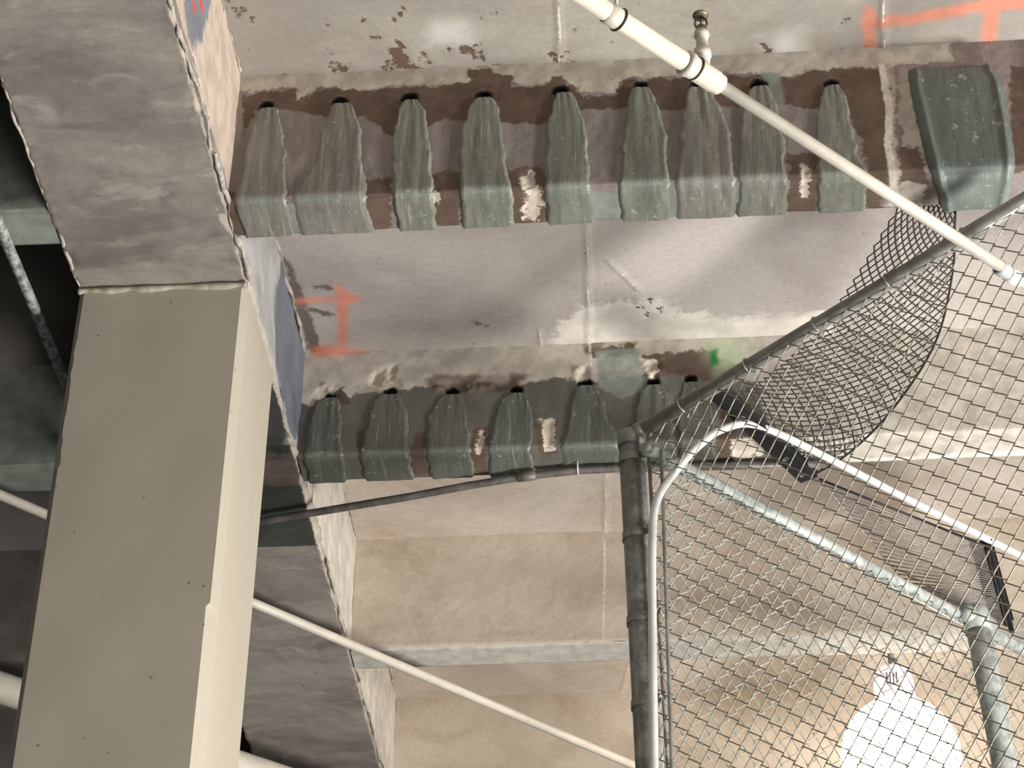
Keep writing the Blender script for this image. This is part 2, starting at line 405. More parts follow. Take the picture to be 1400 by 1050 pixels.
for b in (-5, -4, -3, -2, -1, 4, 5, 6): deck(b, (GX1, 6), M['deck_far'], fine=False)
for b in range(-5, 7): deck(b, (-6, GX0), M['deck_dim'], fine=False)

# ---- joists: one profile swept along X; s<0 up the near face, 0..JW across the soffit, then up the far face
def px_on_joist(k):
    yc = ycrease(k)
    def f(px, py):
        p = at(px, py, Y=yc)
        if p[2] >= HS: return (p[0], HS - p[2])
        q = at(px, py, H=HS); return (q[0], q[1] - yc)
    return f
HOLES1 = [(365, 145), (465, 139), (560, 134), (661, 131), (766, 124), (875, 117), (953, 116), (1037, 115), (1136, 114)]
HOLES2 = [(450, 541), (533, 536), (618, 536), (707, 534), (800, 524), (893, 523), (944, 519)]
def joist(k, xr, mat, spec=None, holes=(), fine=False, rough=.0, attr_default=(), fill=None):
    yc = ycrease(k); zt = max(deckz(k), deckz(k - 1)) + .03
    xs = dense(xr[0], xr[1], .007, -1.25, 1.60) if fine else np.linspace(xr[0], xr[1], 40)
    up = zt - HS
    s = np.concatenate([np.linspace(-up, -.012, 76 if fine else 12), [-.008, -.003, .003, .008], np.linspace(.012, JW - .012, 22 if fine else 5), [JW - .006, JW], np.linspace(JW + .02, JW + up, 8)])
    X, S = np.meshgrid(xs, s, indexing='ij')
    Y = np.where(S <= 0, yc, np.where(S < JW, yc + S, yc + JW))
    Z = np.where(S <= 0, HS - S, np.where(S < JW, HS, HS + (S - JW)))
    # rounded arrises
    c = .006 * np.exp(-(S / .008) ** 2); Y = Y + c; Z = Z + c
    N = np.stack([X * 3, Y * 3, Z * 3], -1)
    d = (fbm(N) - .5) * .010 + (fbm(N * 9) - .5) * rough
    nrm_y = np.where(S <= 0, -1., np.where(S < JW, 0, 1.)); nrm_z = np.where((S > 0) & (S < JW), -1., 0.)
    attrs = {a: np.full(X.shape, 5.) for a in attr_default}
    if fill: attrs[fill] = np.full(X.shape, -1.)
    f = px_on_joist(k)
    for a, (pl, ln) in (spec or {}).items(): attrs[a] = marks(X, S, f, pl, ln)
    if holes:
        hd = np.full(X.shape, 5.)
        for i, h in enumerate(holes):
            u, v = f(*h); r = .016 + .004 * ((i * 37) % 5) / 5
            hd = np.minimum(hd, (np.hypot((X - u) / 1.2, (S - v)) - r))
        hd = hd + .006 * (fbm(N * 14) - .5) * 2
        attrs['hole'] = hd - .002
        d = d - .06 * np.clip(-hd / .012, 0, 1)
    if mat == M['joist_paint']: attrs['soffit'] = np.abs(S - JW / 2) - JW / 2
    if 'spall' in attrs: d = d - .006 * np.clip(-attrs['spall'] / .01, 0, 1) * (.5 + fbm(N * 12))
    if 'chip' in attrs:
        g = np.clip(-attrs['chip'] / .02 + .4, 0, 1); d = d + g * (fbm(N * 11, 3) - .55) * .05
    Y = Y + nrm_y * d; Z = Z + nrm_z * d
    V = np.stack([X, Y, Z + EYE], -1).reshape(-1, 3)
    o = link('concrete_joist', V, gridfaces(len(xs), len(s), True), mat, attrs=attrs)
    o['kind'] = 'structure'
    return o
JA = ('cream', 'brown', 'spall', 'scorch', 'pale', 'spray', 'mist', 'green', 'seam', 'hole', 'soffit')
j1 = dict(
    cream=([[(300, 70), (1300, 40), (1300, 84), (1190, 92), (1100, 98), (1085, 104), (1000, 100), (930, 104), (850, 108), (842, 124), (800, 128), (770, 118), (700, 116), (650, 112), (560, 118), (500, 122), (408, 120), (330, 128)],
            [(404, 100), (434, 98), (434, 140), (406, 140)], [(1212, 90), (1226, 92), (1222, 180), (1226, 292), (1212, 292), (1214, 180)],
            [(1226, 92), (1240, 92), (1262, 200), (1262, 290), (1226, 290)]], []),
    brown=([[(332, 190), (333, 130), (404, 121), (406, 138), (440, 120), (500, 124), (560, 120), (650, 112), (690, 116), (730, 118), (768, 104), (800, 132), (842, 130), (852, 110), (930, 106), (1000, 102), (1085, 106), (1100, 98), (1190, 92), (1214, 104), (1216, 200), (1204, 296), (1184, 296), (1180, 200), (1160, 150), (1100, 150), (1080, 140), (900, 150), (830, 148), (780, 150), (740, 170), (690, 168), (600, 165), (540, 190), (500, 160), (430, 160), (400, 150), (350, 152)],
            [(590, 236), (632, 232), (632, 308), (590, 312)], [(498, 246), (538, 238), (538, 314), (500, 316)], [(692, 232), (746, 226), (746, 306), (694, 306)],
            [(1076, 212), (1118, 206), (1120, 294), (1074, 296)], [(1380, 90), (1440, 100), (1440, 240), (1384, 236)], [(1226, 200), (1258, 200), (1268, 250), (1230, 250)],
            [(312, 262), (332, 262), (330, 322), (314, 318)], [(640, 96), (660, 92), (700, 104), (700, 118), (640, 118)]], []),
    spall=([[(712, 236), (728, 232), (742, 270), (736, 302), (714, 300), (718, 268)], [(1094, 228), (1108, 232), (1104, 268), (1096, 270)], [(586, 258), (600, 254), (602, 276), (590, 280)]], []),
    seam=([], [([(1206, 90), (1216, 150), (1214, 200), (1222, 290)], .010)]),
    pale=([[(1040, 98), (1066, 100), (1074, 150), (1050, 150)], [(806, 264), (1074, 256), (1074, 304), (806, 306)], [(386, 278), (410, 278), (410, 326), (386, 328)]], []))
joist(1, (GX1, 6), M['joist_one'], j1, HOLES1, True, .005, JA)
j2 = dict(
    cream=([[(1040, 300), (1700, 300), (1700, 760), (1046, 700), (1050, 600), (1036, 520)], [(400, 400), (1200, 350), (1200, 520), (1000, 520), (985, 500), (960, 500), (812, 520), (760, 515), (720, 524), (650, 524), (600, 528), (500, 536), (424, 552), (400, 552)]], []),
    brown=([[(880, 486), (960, 478), (1010, 500), (985, 532), (940, 512), (900, 516)], [(428, 546), (470, 530), (480, 552), (440, 548)], [(800, 476), (870, 470), (872, 484), (812, 488)],
            [(645, 588), (668, 580), (666, 650), (644, 652)], [(732, 576), (762, 574), (760, 620), (740, 624)], [(564, 592), (582, 590), (584, 650), (560, 650)], [(490, 588), (500, 586), (500, 618), (490, 618)], [(985, 560), (1010, 560), (1000, 640), (975, 640)]], []),
    spall=([[(424, 546), (436, 530), (452, 522), (458, 534), (444, 546)], [(502, 524), (516, 506), (536, 504), (542, 522), (530, 534)], [(738, 576), (758, 574), (756, 616), (744, 618)], [(654, 590), (664, 586), (656, 622), (650, 620)],
            [(880, 494), (900, 492), (904, 510), (890, 520)], [(1000, 600), (1040, 596), (1050, 620), (1000, 628)], [(786, 506), (800, 504), (798, 522), (788, 520)]], []),
    scorch=([[(580, 520), (600, 512), (720, 512), (720, 532), (600, 540)], [(795, 470), (830, 466), (826, 480), (800, 484)]], []),
    pale=([[(814, 480), (874, 476), (880, 534), (848, 545), (818, 530)]], []),
    spray=([[(426, 474), (450, 472), (506, 481), (426, 488)]], []),
    mist=([[(960, 468), (1010, 462), (1020, 500), (980, 510)]], []),
    green=([[(970, 480), (980, 478), (982, 498), (971, 502)]], []),
    seam=([], [([(806, 470), (808, 500)], .003)]),
    soffit=([[(1046, 634), (1700, 600), (1700, 800), (1046, 700)]], []),
    chip=([[(424, 548), (440, 524), (460, 524), (466, 540)], [(502, 526), (512, 502), (540, 500), (548, 528)], [(590, 528), (610, 520), (720, 516), (718, 530), (600, 540)], [(878, 492), (904, 490), (906, 520), (884, 524)], [(784, 504), (806, 500), (806, 520), (786, 524)]], []))
joist(2, (GX1, 6), M['joist_two'], j2, HOLES2, True, .004, JA)
def paintspec(k): return dict(soffit=([[(-400, -400)] * 3][:0], []))
M['joist_dim'] = concrete('joist_dim', srgb(120, 114, 106), srgb(94, 90, 84), (1, 1.4, 1.4), 1.8, .2)  # left-bay joists: shade painted in as a darker concrete colour
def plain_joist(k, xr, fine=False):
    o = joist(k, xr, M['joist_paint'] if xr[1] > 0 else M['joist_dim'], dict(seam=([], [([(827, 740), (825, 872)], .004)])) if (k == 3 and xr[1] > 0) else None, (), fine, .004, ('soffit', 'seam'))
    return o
for k in (-4, -3, -2, -1, 0, 3, 4, 5, 6, 7): plain_joist(k, (GX1, 6), k in (3, 4))
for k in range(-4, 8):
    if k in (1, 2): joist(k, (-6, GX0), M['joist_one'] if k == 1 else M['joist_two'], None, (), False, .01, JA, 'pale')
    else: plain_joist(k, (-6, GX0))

# ---- fiber fans glued over the joists: from a hole they spread down the face and wrap the soffit
JOIST = [o for o in bpy.data.objects if o.name.startswith('concrete_joist')]
joist1, joist2 = JOIST[0], JOIST[1]
def fan(k, parent, hole, mid, bot, ymid, mat, thick=.0045, seed=0, name='fiber_fan', top_w=.016, apex=None):
    f = px_on_joist(k); yc = ycrease(k)
    hu, hv = f(*hole); (ul, vm), (ur, _) = f(mid[0], ymid), f(mid[1], ymid)
    bl, br = f(bot[0], ymid + 60)[0], f(bot[1], ymid + 60)[0]
    nv, nu = 60, 22
    sv = np.concatenate([np.linspace(hv + .013, -.014, 40), np.linspace(-.008, .008, 5), np.linspace(.014, JW + .002, 15)])
    V = np.zeros((nu, len(sv), 3)); lip = np.zeros((nu, len(sv)))
    R_ = np.random.default_rng(seed)
    for j, s in enumerate(sv):
        if s < vm:
            t = np.clip((s - hv - .01) / (vm - hv - .01), 0, 1); t = .5 * t ** .6 + .5 * math.sqrt(1 - (1 - t) ** 2)
            a = (hu - top_w) * (1 - t) + ul * t; b = (hu + top_w) * (1 - t) + ur * t
        else:
            t = np.clip((s - vm) / (0.0 - vm), 0, 1); t = t * t * (3 - 2 * t)
            a = ul * (1 - t) + bl * t; b = ur * (1 - t) + br * t
        a += .010 * (vnoise(np.array([s * 30, seed, 1.])) - .5) + .005 * (vnoise(np.array([s * 110, seed, 2.])) - .5); b += .010 * (vnoise(np.array([s * 30, seed, 5.])) - .5) + .005 * (vnoise(np.array([s * 110, seed, 6.])) - .5)
        for i in range(nu):
            q = i / (nu - 1); x = a + (b - a) * q
            edge = min(q, 1 - q) * (b - a)
            h = thick * min(1, edge / .006) ** .5
            ang = (q - .5)
            h += .0010 * math.sin(ang * 17 + seed * 1.7 + 2 * ang * ang * 9) * (1 - min(1, (s - hv) / .25)) + .003 * (fbm(np.array([x * 40, s * 7, seed * 3.])) - .5) * 2
            if i in (0, nu - 1): h = -.006
            y = yc if s <= 0 else yc + s; z = HS - s if s <= 0 else HS
            cc = .005 * math.exp(-(s / .010) ** 2)
            if s <= -.012: y -= h + .004
            elif s >= .012: z -= h + .004
            else:
                t2 = (s + .012) / .024; y -= (h + .004) * (1 - t2); z -= (h + .004) * t2
            y += cc; z += cc
            V[i, j] = (x, y, z + EYE)
            lip[i, j] = max(math.exp(-((s + .002) / .007) ** 2) * .7, .12 * (s > 0.0), .5 * math.exp(-(edge / .005) ** 2) * vnoise(np.array([s * 25, seed, float(i > 9)])))
    return link(name, V.reshape(-1, 3), gridfaces(nu, len(sv), True), mat, parent, attrs={'lip': lip})
F1 = [((335, 391), (322, 394)), ((434, 496), (398, 502)), ((534, 590), (537, 592)), ((627, 691), (628, 700)), ((745, 805), (746, 810)), ((849, 914), (846, 916)), ((929, 1002), (922, 1006)), ((1010, 1074), (1008, 1076)), ((1116, 1172), (1118, 1186))]
for i, (h, (m, b)) in enumerate(zip(HOLES1, F1)):
    fan(1, joist1, (h[0] + 2, h[1]), m, b, 208, M['fiber_green'], seed=i + 1)
F2 = [((424, 466), (416, 470)), ((502, 558), (492, 562)), ((586, 640), (584, 646)), ((676, 728), (668, 730)), ((776, 832), (768, 850)), ((868, 920), (860, 926)), ((925, 974), (928, 978))]
for i, (h, (m, b)) in enumerate(zip(HOLES2, F2)):
    fan(2, joist2, (h[0] + 1, h[1]), m, b, 572, M['fiber_grey'], seed=i + 21, thick=.003)

def face_patch(k, parent, left, right, mat, name, label, thick=.016, seed=3):
    """wide wrap; left/right = lists of photo points down each edge"""
    f = px_on_joist(k); yc = ycrease(k)
    L = np.array([f(*p) for p in left]); Rr = np.array([f(*p) for p in right])
    sv = np.concatenate([np.linspace(L[0, 1], -.045, 40), np.linspace(-.04, .04, 12), np.linspace(.045, JW + .004, 14)]); nu = 44
    V = np.zeros((nu, len(sv), 3)); lip = np.zeros((nu, len(sv)))
    for j, s in enumerate(sv):
        a = np.interp(s, L[:, 1], L[:, 0]); b = np.interp(s, Rr[:, 1], Rr[:, 0])
        for i in range(nu):
            q = i / (nu - 1); x = a + (b - a) * q; edge = min(q, 1 - q) * (b - a); et = (s - sv[0])
            h = thick * min(1, edge / .02) ** .5 * min(1, max(0, et) / .02 + .15) + .006 * (fbm(np.array([x * 12, s * 6, seed])) - .5) * 2
            h += .006 * math.exp(-((edge - .022) / .008) ** 2)
            if i in (0, nu - 1) or j == 0: h = -.008
            if s <= -.03: y, z = yc - h - .004, HS - s
            elif s >= .03: y, z = yc + s, HS - h - .004
            else:
                t = (s + .03) / .06 * math.pi / 2; cy, cz = yc + .03, HS + .03; rr = .03 + h + .004
                y, z = cy - rr * math.cos(t), cz - rr * math.sin(t)
            V[i, j] = (x, y, z + EYE); lip[i, j] = .45 * (s > -.01)
    o = link(name, V.reshape(-1, 3), gridfaces(nu, len(sv), True), mat, parent, attrs={'lip': lip})
    o['label'] = label; return o
face_patch(1, joist1, [(1240, 96), (1244, 130), (1258, 190), (1268, 230), (1282, 262), (1288, 300)], [(1358, 92), (1372, 120), (1382, 170), (1388, 215), (1384, 250), (1372, 300)],
           M['fiber_slate'], 'resin_patch', 'wide dark slate resin patch wrapped round the joist')

# ---- girder
def girder():
    segs = [(-.46, 'side')]
    ys = dense(-2.4, 13.5, .010, 3.0, 8.6, .25)
    up = .50
    s = np.concatenate([np.linspace(-up, -.02, 48), [-.014, -.008, -.003, .003, .008, .014], np.linspace(.02, GX1 - GX0 - .02, 44), GX1 - GX0 + np.array([-.012, -.004, .004, .012]), GX1 - GX0 + np.linspace(.03, up, 8)])
    wd = GX1 - GX0
    Yv, S = np.meshgrid(ys, s, indexing='ij')          # s<0 up the right side, 0..wd across the soffit, then up the left side
    X = np.where(S <= 0, GX1, np.where(S < wd, GX1 - S, GX0)); Z = np.where(S <= 0, HS - S, np.where(S < wd, HS, HS + S - wd))
    N = np.stack([X * 3, Yv * 3, Z * 3], -1)
    nx = np.where(S <= 0, 1., np.where(S < wd, 0., -1.)); nz = np.where((S > 0) & (S < wd), -1., 0.)
    d = (fbm(N) - .5) * .012 + (fbm(N * 8) - .5) * .004
    edge = np.exp(-(S / .02) ** 2) + np.exp(-((S - wd) / .02) ** 2)
    rag = (fbm(N * 14, 3) - .5) * .022 * edge
    X = X + nx * (d + rag) - .006 * np.exp(-(S / .007) ** 2); Z = Z + nz * (d + rag * .8) + .006 * np.exp(-(S / .007) ** 2)
    def side(px, py):
        p = at(px, py, X=GX1); return (p[1], HS - p[2])
    def bottom(px, py):
        p = at(px, py, H=HS); return (p[1], GX1 - p[0])
    A = {}
    far = lambda: np.full(Yv.shape, 5.)
    U, Vv = Yv, S
    box = lambda y0, y1, s0, s1: sd_poly(U, Vv, [(y0, s0), (y1, s0), (y1, s1), (y0, s1)])
    A['cream'] = box(0, ycrease(1) + .10, -.6, -.045)
    A['whitewash'] = box(ycrease(1) + JW, ycrease(2) + .02, -.6, -.006)
    A['ivory'] = box(ycrease(2) + JW + .02, 13, -.6, -.012)
    A['blue'] = np.minimum(sd_poly(U, Vv, [side(*q) for q in [(388, 340), (398, 360), (412, 420), (424, 470), (420, 520), (408, 600), (400, 600), (376, 500), (374, 440), (380, 380)]]),
                           sd_poly(U, Vv, [side(*q) for q in [(250, -30), (296, -30), (274, 60), (266, 66), (258, 50)]]))
    A['dark'] = sd_poly(U, Vv, [side(*q) for q in [(372, 515), (384, 530), (396, 590), (404, 640), (372, 650)]])
    for a_, b_, r_ in (((352, 382), (355, 412), .006), ((338, 398), (340, 420), .004), ((352, 440), (354, 452), .004), ((402, 532), (402, 545), .005), ((398, 520), (408, 556), .003), ((320, 80), (318, 96), .003), ((324, 150), (322, 186), .006)):
        A['dark'] = np.minimum(A['dark'], sd_line(U, Vv, [side(*a_), side(*b_)], r_) + .006)
    A['red'] = sd_line(U, Vv, [side(262, -10), side(267, 14)], .010)
    A['red'] = np.minimum(A['red'], sd_line(U, Vv, [side(272, -10), side(277, 12)], .010))
    A['wrap'] = box(5.98, 6.385, -.26, wd * .98)
    A['wraptop'] = box(5.84, 6.02, -.01, wd)
    A['wrap'] = np.minimum(A['wrap'], box(5.80, 5.88, -.02, wd))
    A['lime'] = np.minimum(np.minimum(np.abs(S) - .010, 5), sd_poly(U, Vv, [bottom(*q) for q in [(296, 284), (318, 300), (330, 328), (322, 330), (304, 306)]]))
    A['lime'] = np.minimum(A['lime'], np.abs(S - wd) - .003)
    lay = .007 * np.clip(-A['wrap'] / .006, 0, 1); X = X + nx * lay; Z = Z + nz * lay
    V = np.stack([X, Yv, Z + EYE], -1).reshape(-1, 3)
    o = link('girder', V, gridfaces(len(ys), len(s)), M['girder'], attrs=A); o['kind'] = 'structure'
    return o
G = girder()
# raised mortar fins left by the formwork along the girder's right arris
def fin(y0, y1, x, z, r, seed, parent, name='mortar_fin', wob=1.):
    n = int((y1 - y0) / .012); t = np.linspace(0, 1, n); R_ = np.random.default_rng(seed)
    ys = y0 + (y1 - y0) * t; nn = np.array([fbm(np.array([y * 22, seed, 2.])) for y in ys]); n2 = np.array([fbm(np.array([y * 14, seed, 9.])) for y in ys])
    pts = np.stack([x + .012 * (n2 - .5) * 2, ys, z + EYE + .006 * (nn - .5)], -1)
    return obj_tube(name, pts, r * np.clip((nn - .30) * 2.6, .08, 1.3) * wob + r * .6 * (1 - wob), M['lime'], parent, 7)
fin(3.2, 4.66, GX1 + .001, HS + .002, .008, 1, G); fin(4.45, 5.0, GX1 + .001, HS, .010, 2, G)
fin(3.0, 4.63, GX1 + .001, HS + .05, .004, 3, G); fin(6.4, 7.1, GX1 + .001, HS, .006, 5, G); fin(7.2, 8.4, GX1 + .001, HS + .001, .005, 6, G)
fin(3.2, 4.62, GX0 + .003, HS + .003, .007, 7, G, wob=.15); fin(4.6, 5.0, GX0 + .004, HS + .002, .008, 8, G)
# bead where deck meets girder
for (a, b, z, sd) in ((3.4, 4.62, 4.455, 31), (4.80, 5.86, 4.395, 32), (6.02, 7.08, 4.455, 33), (7.25, 8.2, 4.455, 34)):
    fin(a, b, GX1 + .003, z, .006, sd, G)

# ---- column
def column():
    x0, x1, y0, y1 = GX0 + .004, GX1 - .004, 4.99, 5.446
    zt = HS + EYE - .002
    zs = np.concatenate([np.linspace(0, 3.2, 12), np.linspace(3.25, zt, 230)])
    V = []; prof_n = None; chipL = []
    zstep = at(283, 826, Y=4.99)[2] + EYE
    for z in zs:
        c = .024 if z < zstep else .014; cy = .050
        c2 = .016
        x1j = x1 + (.0 if z > zstep else 0)
        rag = .010 * (vnoise(np.array([z * 9, 3., 1.])) - .5) + .006 * (vnoise(np.array([z * 40, 3., 1.])) - .5)
        pr = []
        # front face left to right
        nf = 30
        xl = x0 + c2 + (rag if 5.0 < z < 5.45 else 0)
        for i in range(nf): pr.append((xl + (x1j - c - xl) * i / (nf - 1), y0))
        pr += [(x1j, y0 + cy)]
        for i in range(1, 10): pr.append((x1j, y0 + cy + (y1 - cy - y0 - c2) * i / 9))
        pr += [(x1j - c2, y1), (x0 + c2, y1), (x0, y1 - c2), (x0, y0 + c2)]
        prof_n = len(pr)
        V += [(x, y + .003 * (vnoise(np.array([x * 6, y * 6, z * 5])) - .5), z) for x, y in pr]
    F = []
    n = prof_n
    for k in range(len(zs) - 1):
        for j in range(n): F.append((k * n + j, k * n + (j + 1) % n, (k + 1) * n + (j + 1) % n, (k + 1) * n + j))
    F.append(tuple(range((len(zs) - 1) * n, len(zs) * n)))
    Va = np.array(V); chip = np.full(len(Va), 5.)
    o = link('column', Va, F, M['column'], smooth=False, attrs={'chip': chip})
    o['kind'] = 'structure'
    # trowelled lip of coating at the head of the column
    n = 70; xs = np.linspace(x0, x1, n)
    nn = np.array([fbm(np.array([x * 30, 4., 2.])) for x in xs])
    pts = np.stack([xs, np.full(n, y0 - .003), zt - .012 - .01 * (nn - .5)], -1)
    obj_tube('coating_lip', pts, .006 + .010 * nn ** 2, plain('coating_lip', srgb(182, 174, 156), srgb(166, 158, 140), .7, 0, 20, .2), o, 8)
    return o
column()

def smooth_path(P, n):
    t = np.linspace(0, len(P) - 1, n); out = []
    Pp = np.vstack([2 * P[0] - P[1], P, 2 * P[-1] - P[-2]])
    for x in t:
        i = min(int(x), len(P) - 2); f = x - i; a, b, c, d = Pp[i:i + 4]
        out.append(.5 * ((2 * b) + (c - a) * f + (2 * a - 5 * b + 4 * c - d) * f * f + (3 * b - a - 3 * c + d) * f ** 3))
    return np.array(out)

# ------------------------------------------------------------------ chain link
def chain_link(p0, dirn, length, ztop, zbot, r, phase=0, cell=.0707, n=5, seed=0, sag=.0):
    """interlocked zigzag pickets in the vertical plane through p0 along dirn"""
    d = np.array([dirn[0], dirn[1], 0.]); d /= np.linalg.norm(d); nrm = np.array([-d[1], d[0], 0.])
    cnt = int(length / cell * 2); rows = int((ztop - zbot) / (cell / 2)); mb = MB(); R_ = np.random.default_rng(seed)
    VV = []; FF = []; off = 0
    for c in range(cnt):
        pts = []
        for k in range(rows + 1):
            side = (k + c) % 2
            u = (c + side) * cell / 2 + (.002 if side else -.002)
            z = ztop - k * cell / 2
            w_ = .0035 * (1 if side else -1)
            u2 = u + .004 * (vnoise(np.array([u * 3 + seed, z * 3, 1.])) - .5) * 2
            dep = .022 * (vnoise(np.array([u * 1.7 + seed, z * 1.7, 4.])) - .5) * 2
            # knuckle: two close points make the rounded turn
            e = .0035 if side else -.0035
            base = np.array([p0[0], p0[1], 0]) + d * u2 + nrm * (dep)
            pts.append(base + nrm * .0035 + np.array([0, 0, z + .0035])); pts.append(base - nrm * .0035 + np.array([0, 0, z - .0035]))
        V, F = tube(pts, r, n, False)
        VV.append(V); FF.append(np.array(F) + off); off += len(V)
    return np.concatenate(VV), np.concatenate(FF)

P0 = np.array([-.118, 5.600])
ZR = 3.85
dn = at(1400, 272, H=ZR)[:2] - at(868, 592, H=ZR)[:2]; dn /= np.linalg.norm(dn)
near_fence = thing('chain_link_fence', (P0[0], P0[1], 0), 'chain link fence panel with dark grey sloping top rail and thick corner post', 'fence')
pz = 3.885 + EYE
ptop = at(862, 585, Y=5.60); pbot = at(888, 1050, Y=5.60); lean = (pbot - ptop) / (pbot[2] - ptop[2])
foot = ptop + lean * (-EYE - ptop[2])
def on_post(z):  # z from the eye
    return ptop + lean * (z - ptop[2])
o = obj_tube('post', [W(on_post(-EYE)), W(on_post(1)), W(on_post(2.6)), W(on_post(3.3)), W(on_post(3.84))], .038, M['galv'], near_fence, 28)
V, F = lathe([(.0385, -.035), (.0405, -.03), (.0405, .0), (.034, .016), (.02, .026), (.0, .030)], W(on_post(3.84)), (0, 0, 1), 28)
link('post_cap', V, F, M['galv_dark'], near_fence)
r0 = np.array([*P0, ZR]) + np.array([*dn, 0]) * .02
r1 = np.array([*P0, ZR]) + np.array([*dn, 0]) * 1.78
obj_tube('top_rail', [W(r0), W((r0 + r1) / 2), W(r1)], .0215, M['galv_dark'], near_fence, 20)
V, F = tube([W(r0), W(r0 + np.array([*dn, 0]) * .03)], .028, 18); link('rail_cup', V, F, M['galv_dark'], near_fence)
o = link('chain_link_mesh', *chain_link(P0 + dn * .06, dn, 1.68, ZR - .012 + EYE, .05, .0020, seed=3), M['wire'], near_fence)
# wire ties around the rail
for t in (.20, .46, .72, .98, 1.24, 1.5, 1.7):
    c = np.array(W(np.array([*P0, ZR]) + np.array([*dn, 0]) * t)); th = np.linspace(0, 2 * np.pi, 15)
    tv = np.array([*dn, 0]); nv = np.array([-dn[1], dn[0], 0])
    pts = [c + .0245 * (math.cos(a) * nv + math.sin(a) * np.array([0, 0, 1])) + tv * .012 * (a / 6.28) for a in th] + [c + np.array([0, 0, -.05]) + tv * .02]
    obj_tube('wire_tie', pts, .0022, M['wire_light'], near_fence, 6)
# tension bar and bands
mb = MB(); bz0, bz1 = 0.1, ZR - .03
tb = lambda z, off: on_post(z) + np.array([*dn, 0]) * off
pts = [W(tb(z, .068)) for z in (-EYE + .1, 1, 2.6, 3.3, ZR - .03)]
obj_tube('tension_bar', pts, .0065, M['galv_dark'], near_fence, 6)
band_z = [at(0 + x, y, Y=5.6)[2] for x, y in ((868, 735), (874, 850), (882, 965))]
step_ = band_z[0] - band_z[1]
bands = [band_z[0] + step_ * .95] + band_z + [band_z[-1] - step_ * k for k in (1, 2, 3, 4, 5, 6, 7, 8, 9, 10, 11, 12, 13)]
for z in bands:
    if z < -1.3: continue
    c = np.array(W(on_post(z)))
    V, F = lathe([(.0385, -.012), (.0415, -.012), (.0415, .012), (.0385, .012)], c, (0, 0, 1), 24)
    b = MB().add((V, F)); a_ = math.atan2(dn[1], dn[0])
    b.box(c + np.array([*dn, 0]) * .058 + np.array([0, 0, 0]), (.045, .010, .022), a_)
    V, F = tube([c + np.array([*dn, 0]) * .066 - np.array([-dn[1], dn[0], 0]) * .02, c + np.array([*dn, 0]) * .066 + np.array([-dn[1], dn[0], 0]) * .02], .006, 8)
    b.add((V, F)); b.link('tension_band', M['galv_dark'], near_fence, False)

# ---- second panel, running away from the corner: rounded bent frame, lower rail, far post, mesh
q0 = at(1020, 578, H=3.945); q1 = at(1400, 762, H=3.945)
df = (q1 - q0)[:2]; df /= np.linalg.norm(df)
L0 = np.array([-.050, 5.475])
t_ap = (q0[:2] - L0) @ df
base2 = q0[:2] - df * t_ap                  # where the frame line passes the post
far_panel = thing('chain_link_gate', (base2[0], base2[1], 0), 'chain link panel with a bright rounded pipe frame behind the corner post', 'gate')
def fp(t, z): return np.array([base2[0] + df[0] * t, base2[1] + df[1] * t, z])
def on_plane(px, py):       # photo point on the vertical plane of this panel
    r = ray(px, py); nn = np.array([-df[1], df[0], 0]); t = (np.array([*base2, 0]) @ nn) / (r @ nn); return r * t
fr = smooth_path(np.array([on_plane(*p) for p in ((894, 1050), (892, 860), (892, 740), (899, 682), (932, 634), (966, 600), (990, 586), (1020, 579), (1052, 588), (1100, 610), (1250, 687), (1400, 762))]), 70)
low = fr[0] + (fr[0] - fr[6]) / np.linalg.norm(fr[0] - fr[6]) * ((fr[0][2] + EYE) * .97); tip = fr[-1] + (fr[-1] - fr[-8]) / np.linalg.norm(fr[-1] - fr[-8]) * 1.6
pts = [W(low)] + [W(p) for p in fr] + [W(tip)]
obj_tube('bent_frame', pts, .0118, M['galv_new'], far_panel, 16)
a0 = at(882, 612, H=3.72); a1 = at(1330, 852, H=3.72); da = (a1 - a0); La = np.linalg.norm(da); da /= La
obj_tube('lower_rail', [W(a0), W(a0 + da * 1), W(a0 + da * 3.0)], .021, M['galv_light'], far_panel, 16)
pp = at(1335, 846, H=3.72)
pb = at(1374, 1050, Y=pp[1]); ln = (pb - pp) / (pb[2] - pp[2])
obj_tube('post', [W(pp + ln * (z - pp[2])) for z in (-EYE, 1, 2.8, 3.5, 3.74)], .040, M['galv_light'], far_panel, 24)
V, F = lathe([(.0, .05), (.02, .048), (.04, .03), (.044, .0), (.044, -.05), (.041, -.05)], W(pp), (0, 0, 1), 24)
link('loop_cap', V, F, M['galv_light'], far_panel)
V, F = tube([W(pp - da * .07), W(pp + da * .07)], .029, 18); link('tee_sleeve', V, F, M['galv_light'], far_panel)
link('chain_link_mesh', *chain_link(a0[:2] + da[:2] * .05, da[:2], 2.8, 3.70 + EYE, .05, .0018, seed=9), M['wire_light'], far_panel)
obj_tube('tension_bar', [W(fp(.0, z)) for z in (-EYE + .1, 1.5, 3.3, 3.70)], .006, M['galv_dark'], far_panel, 6)

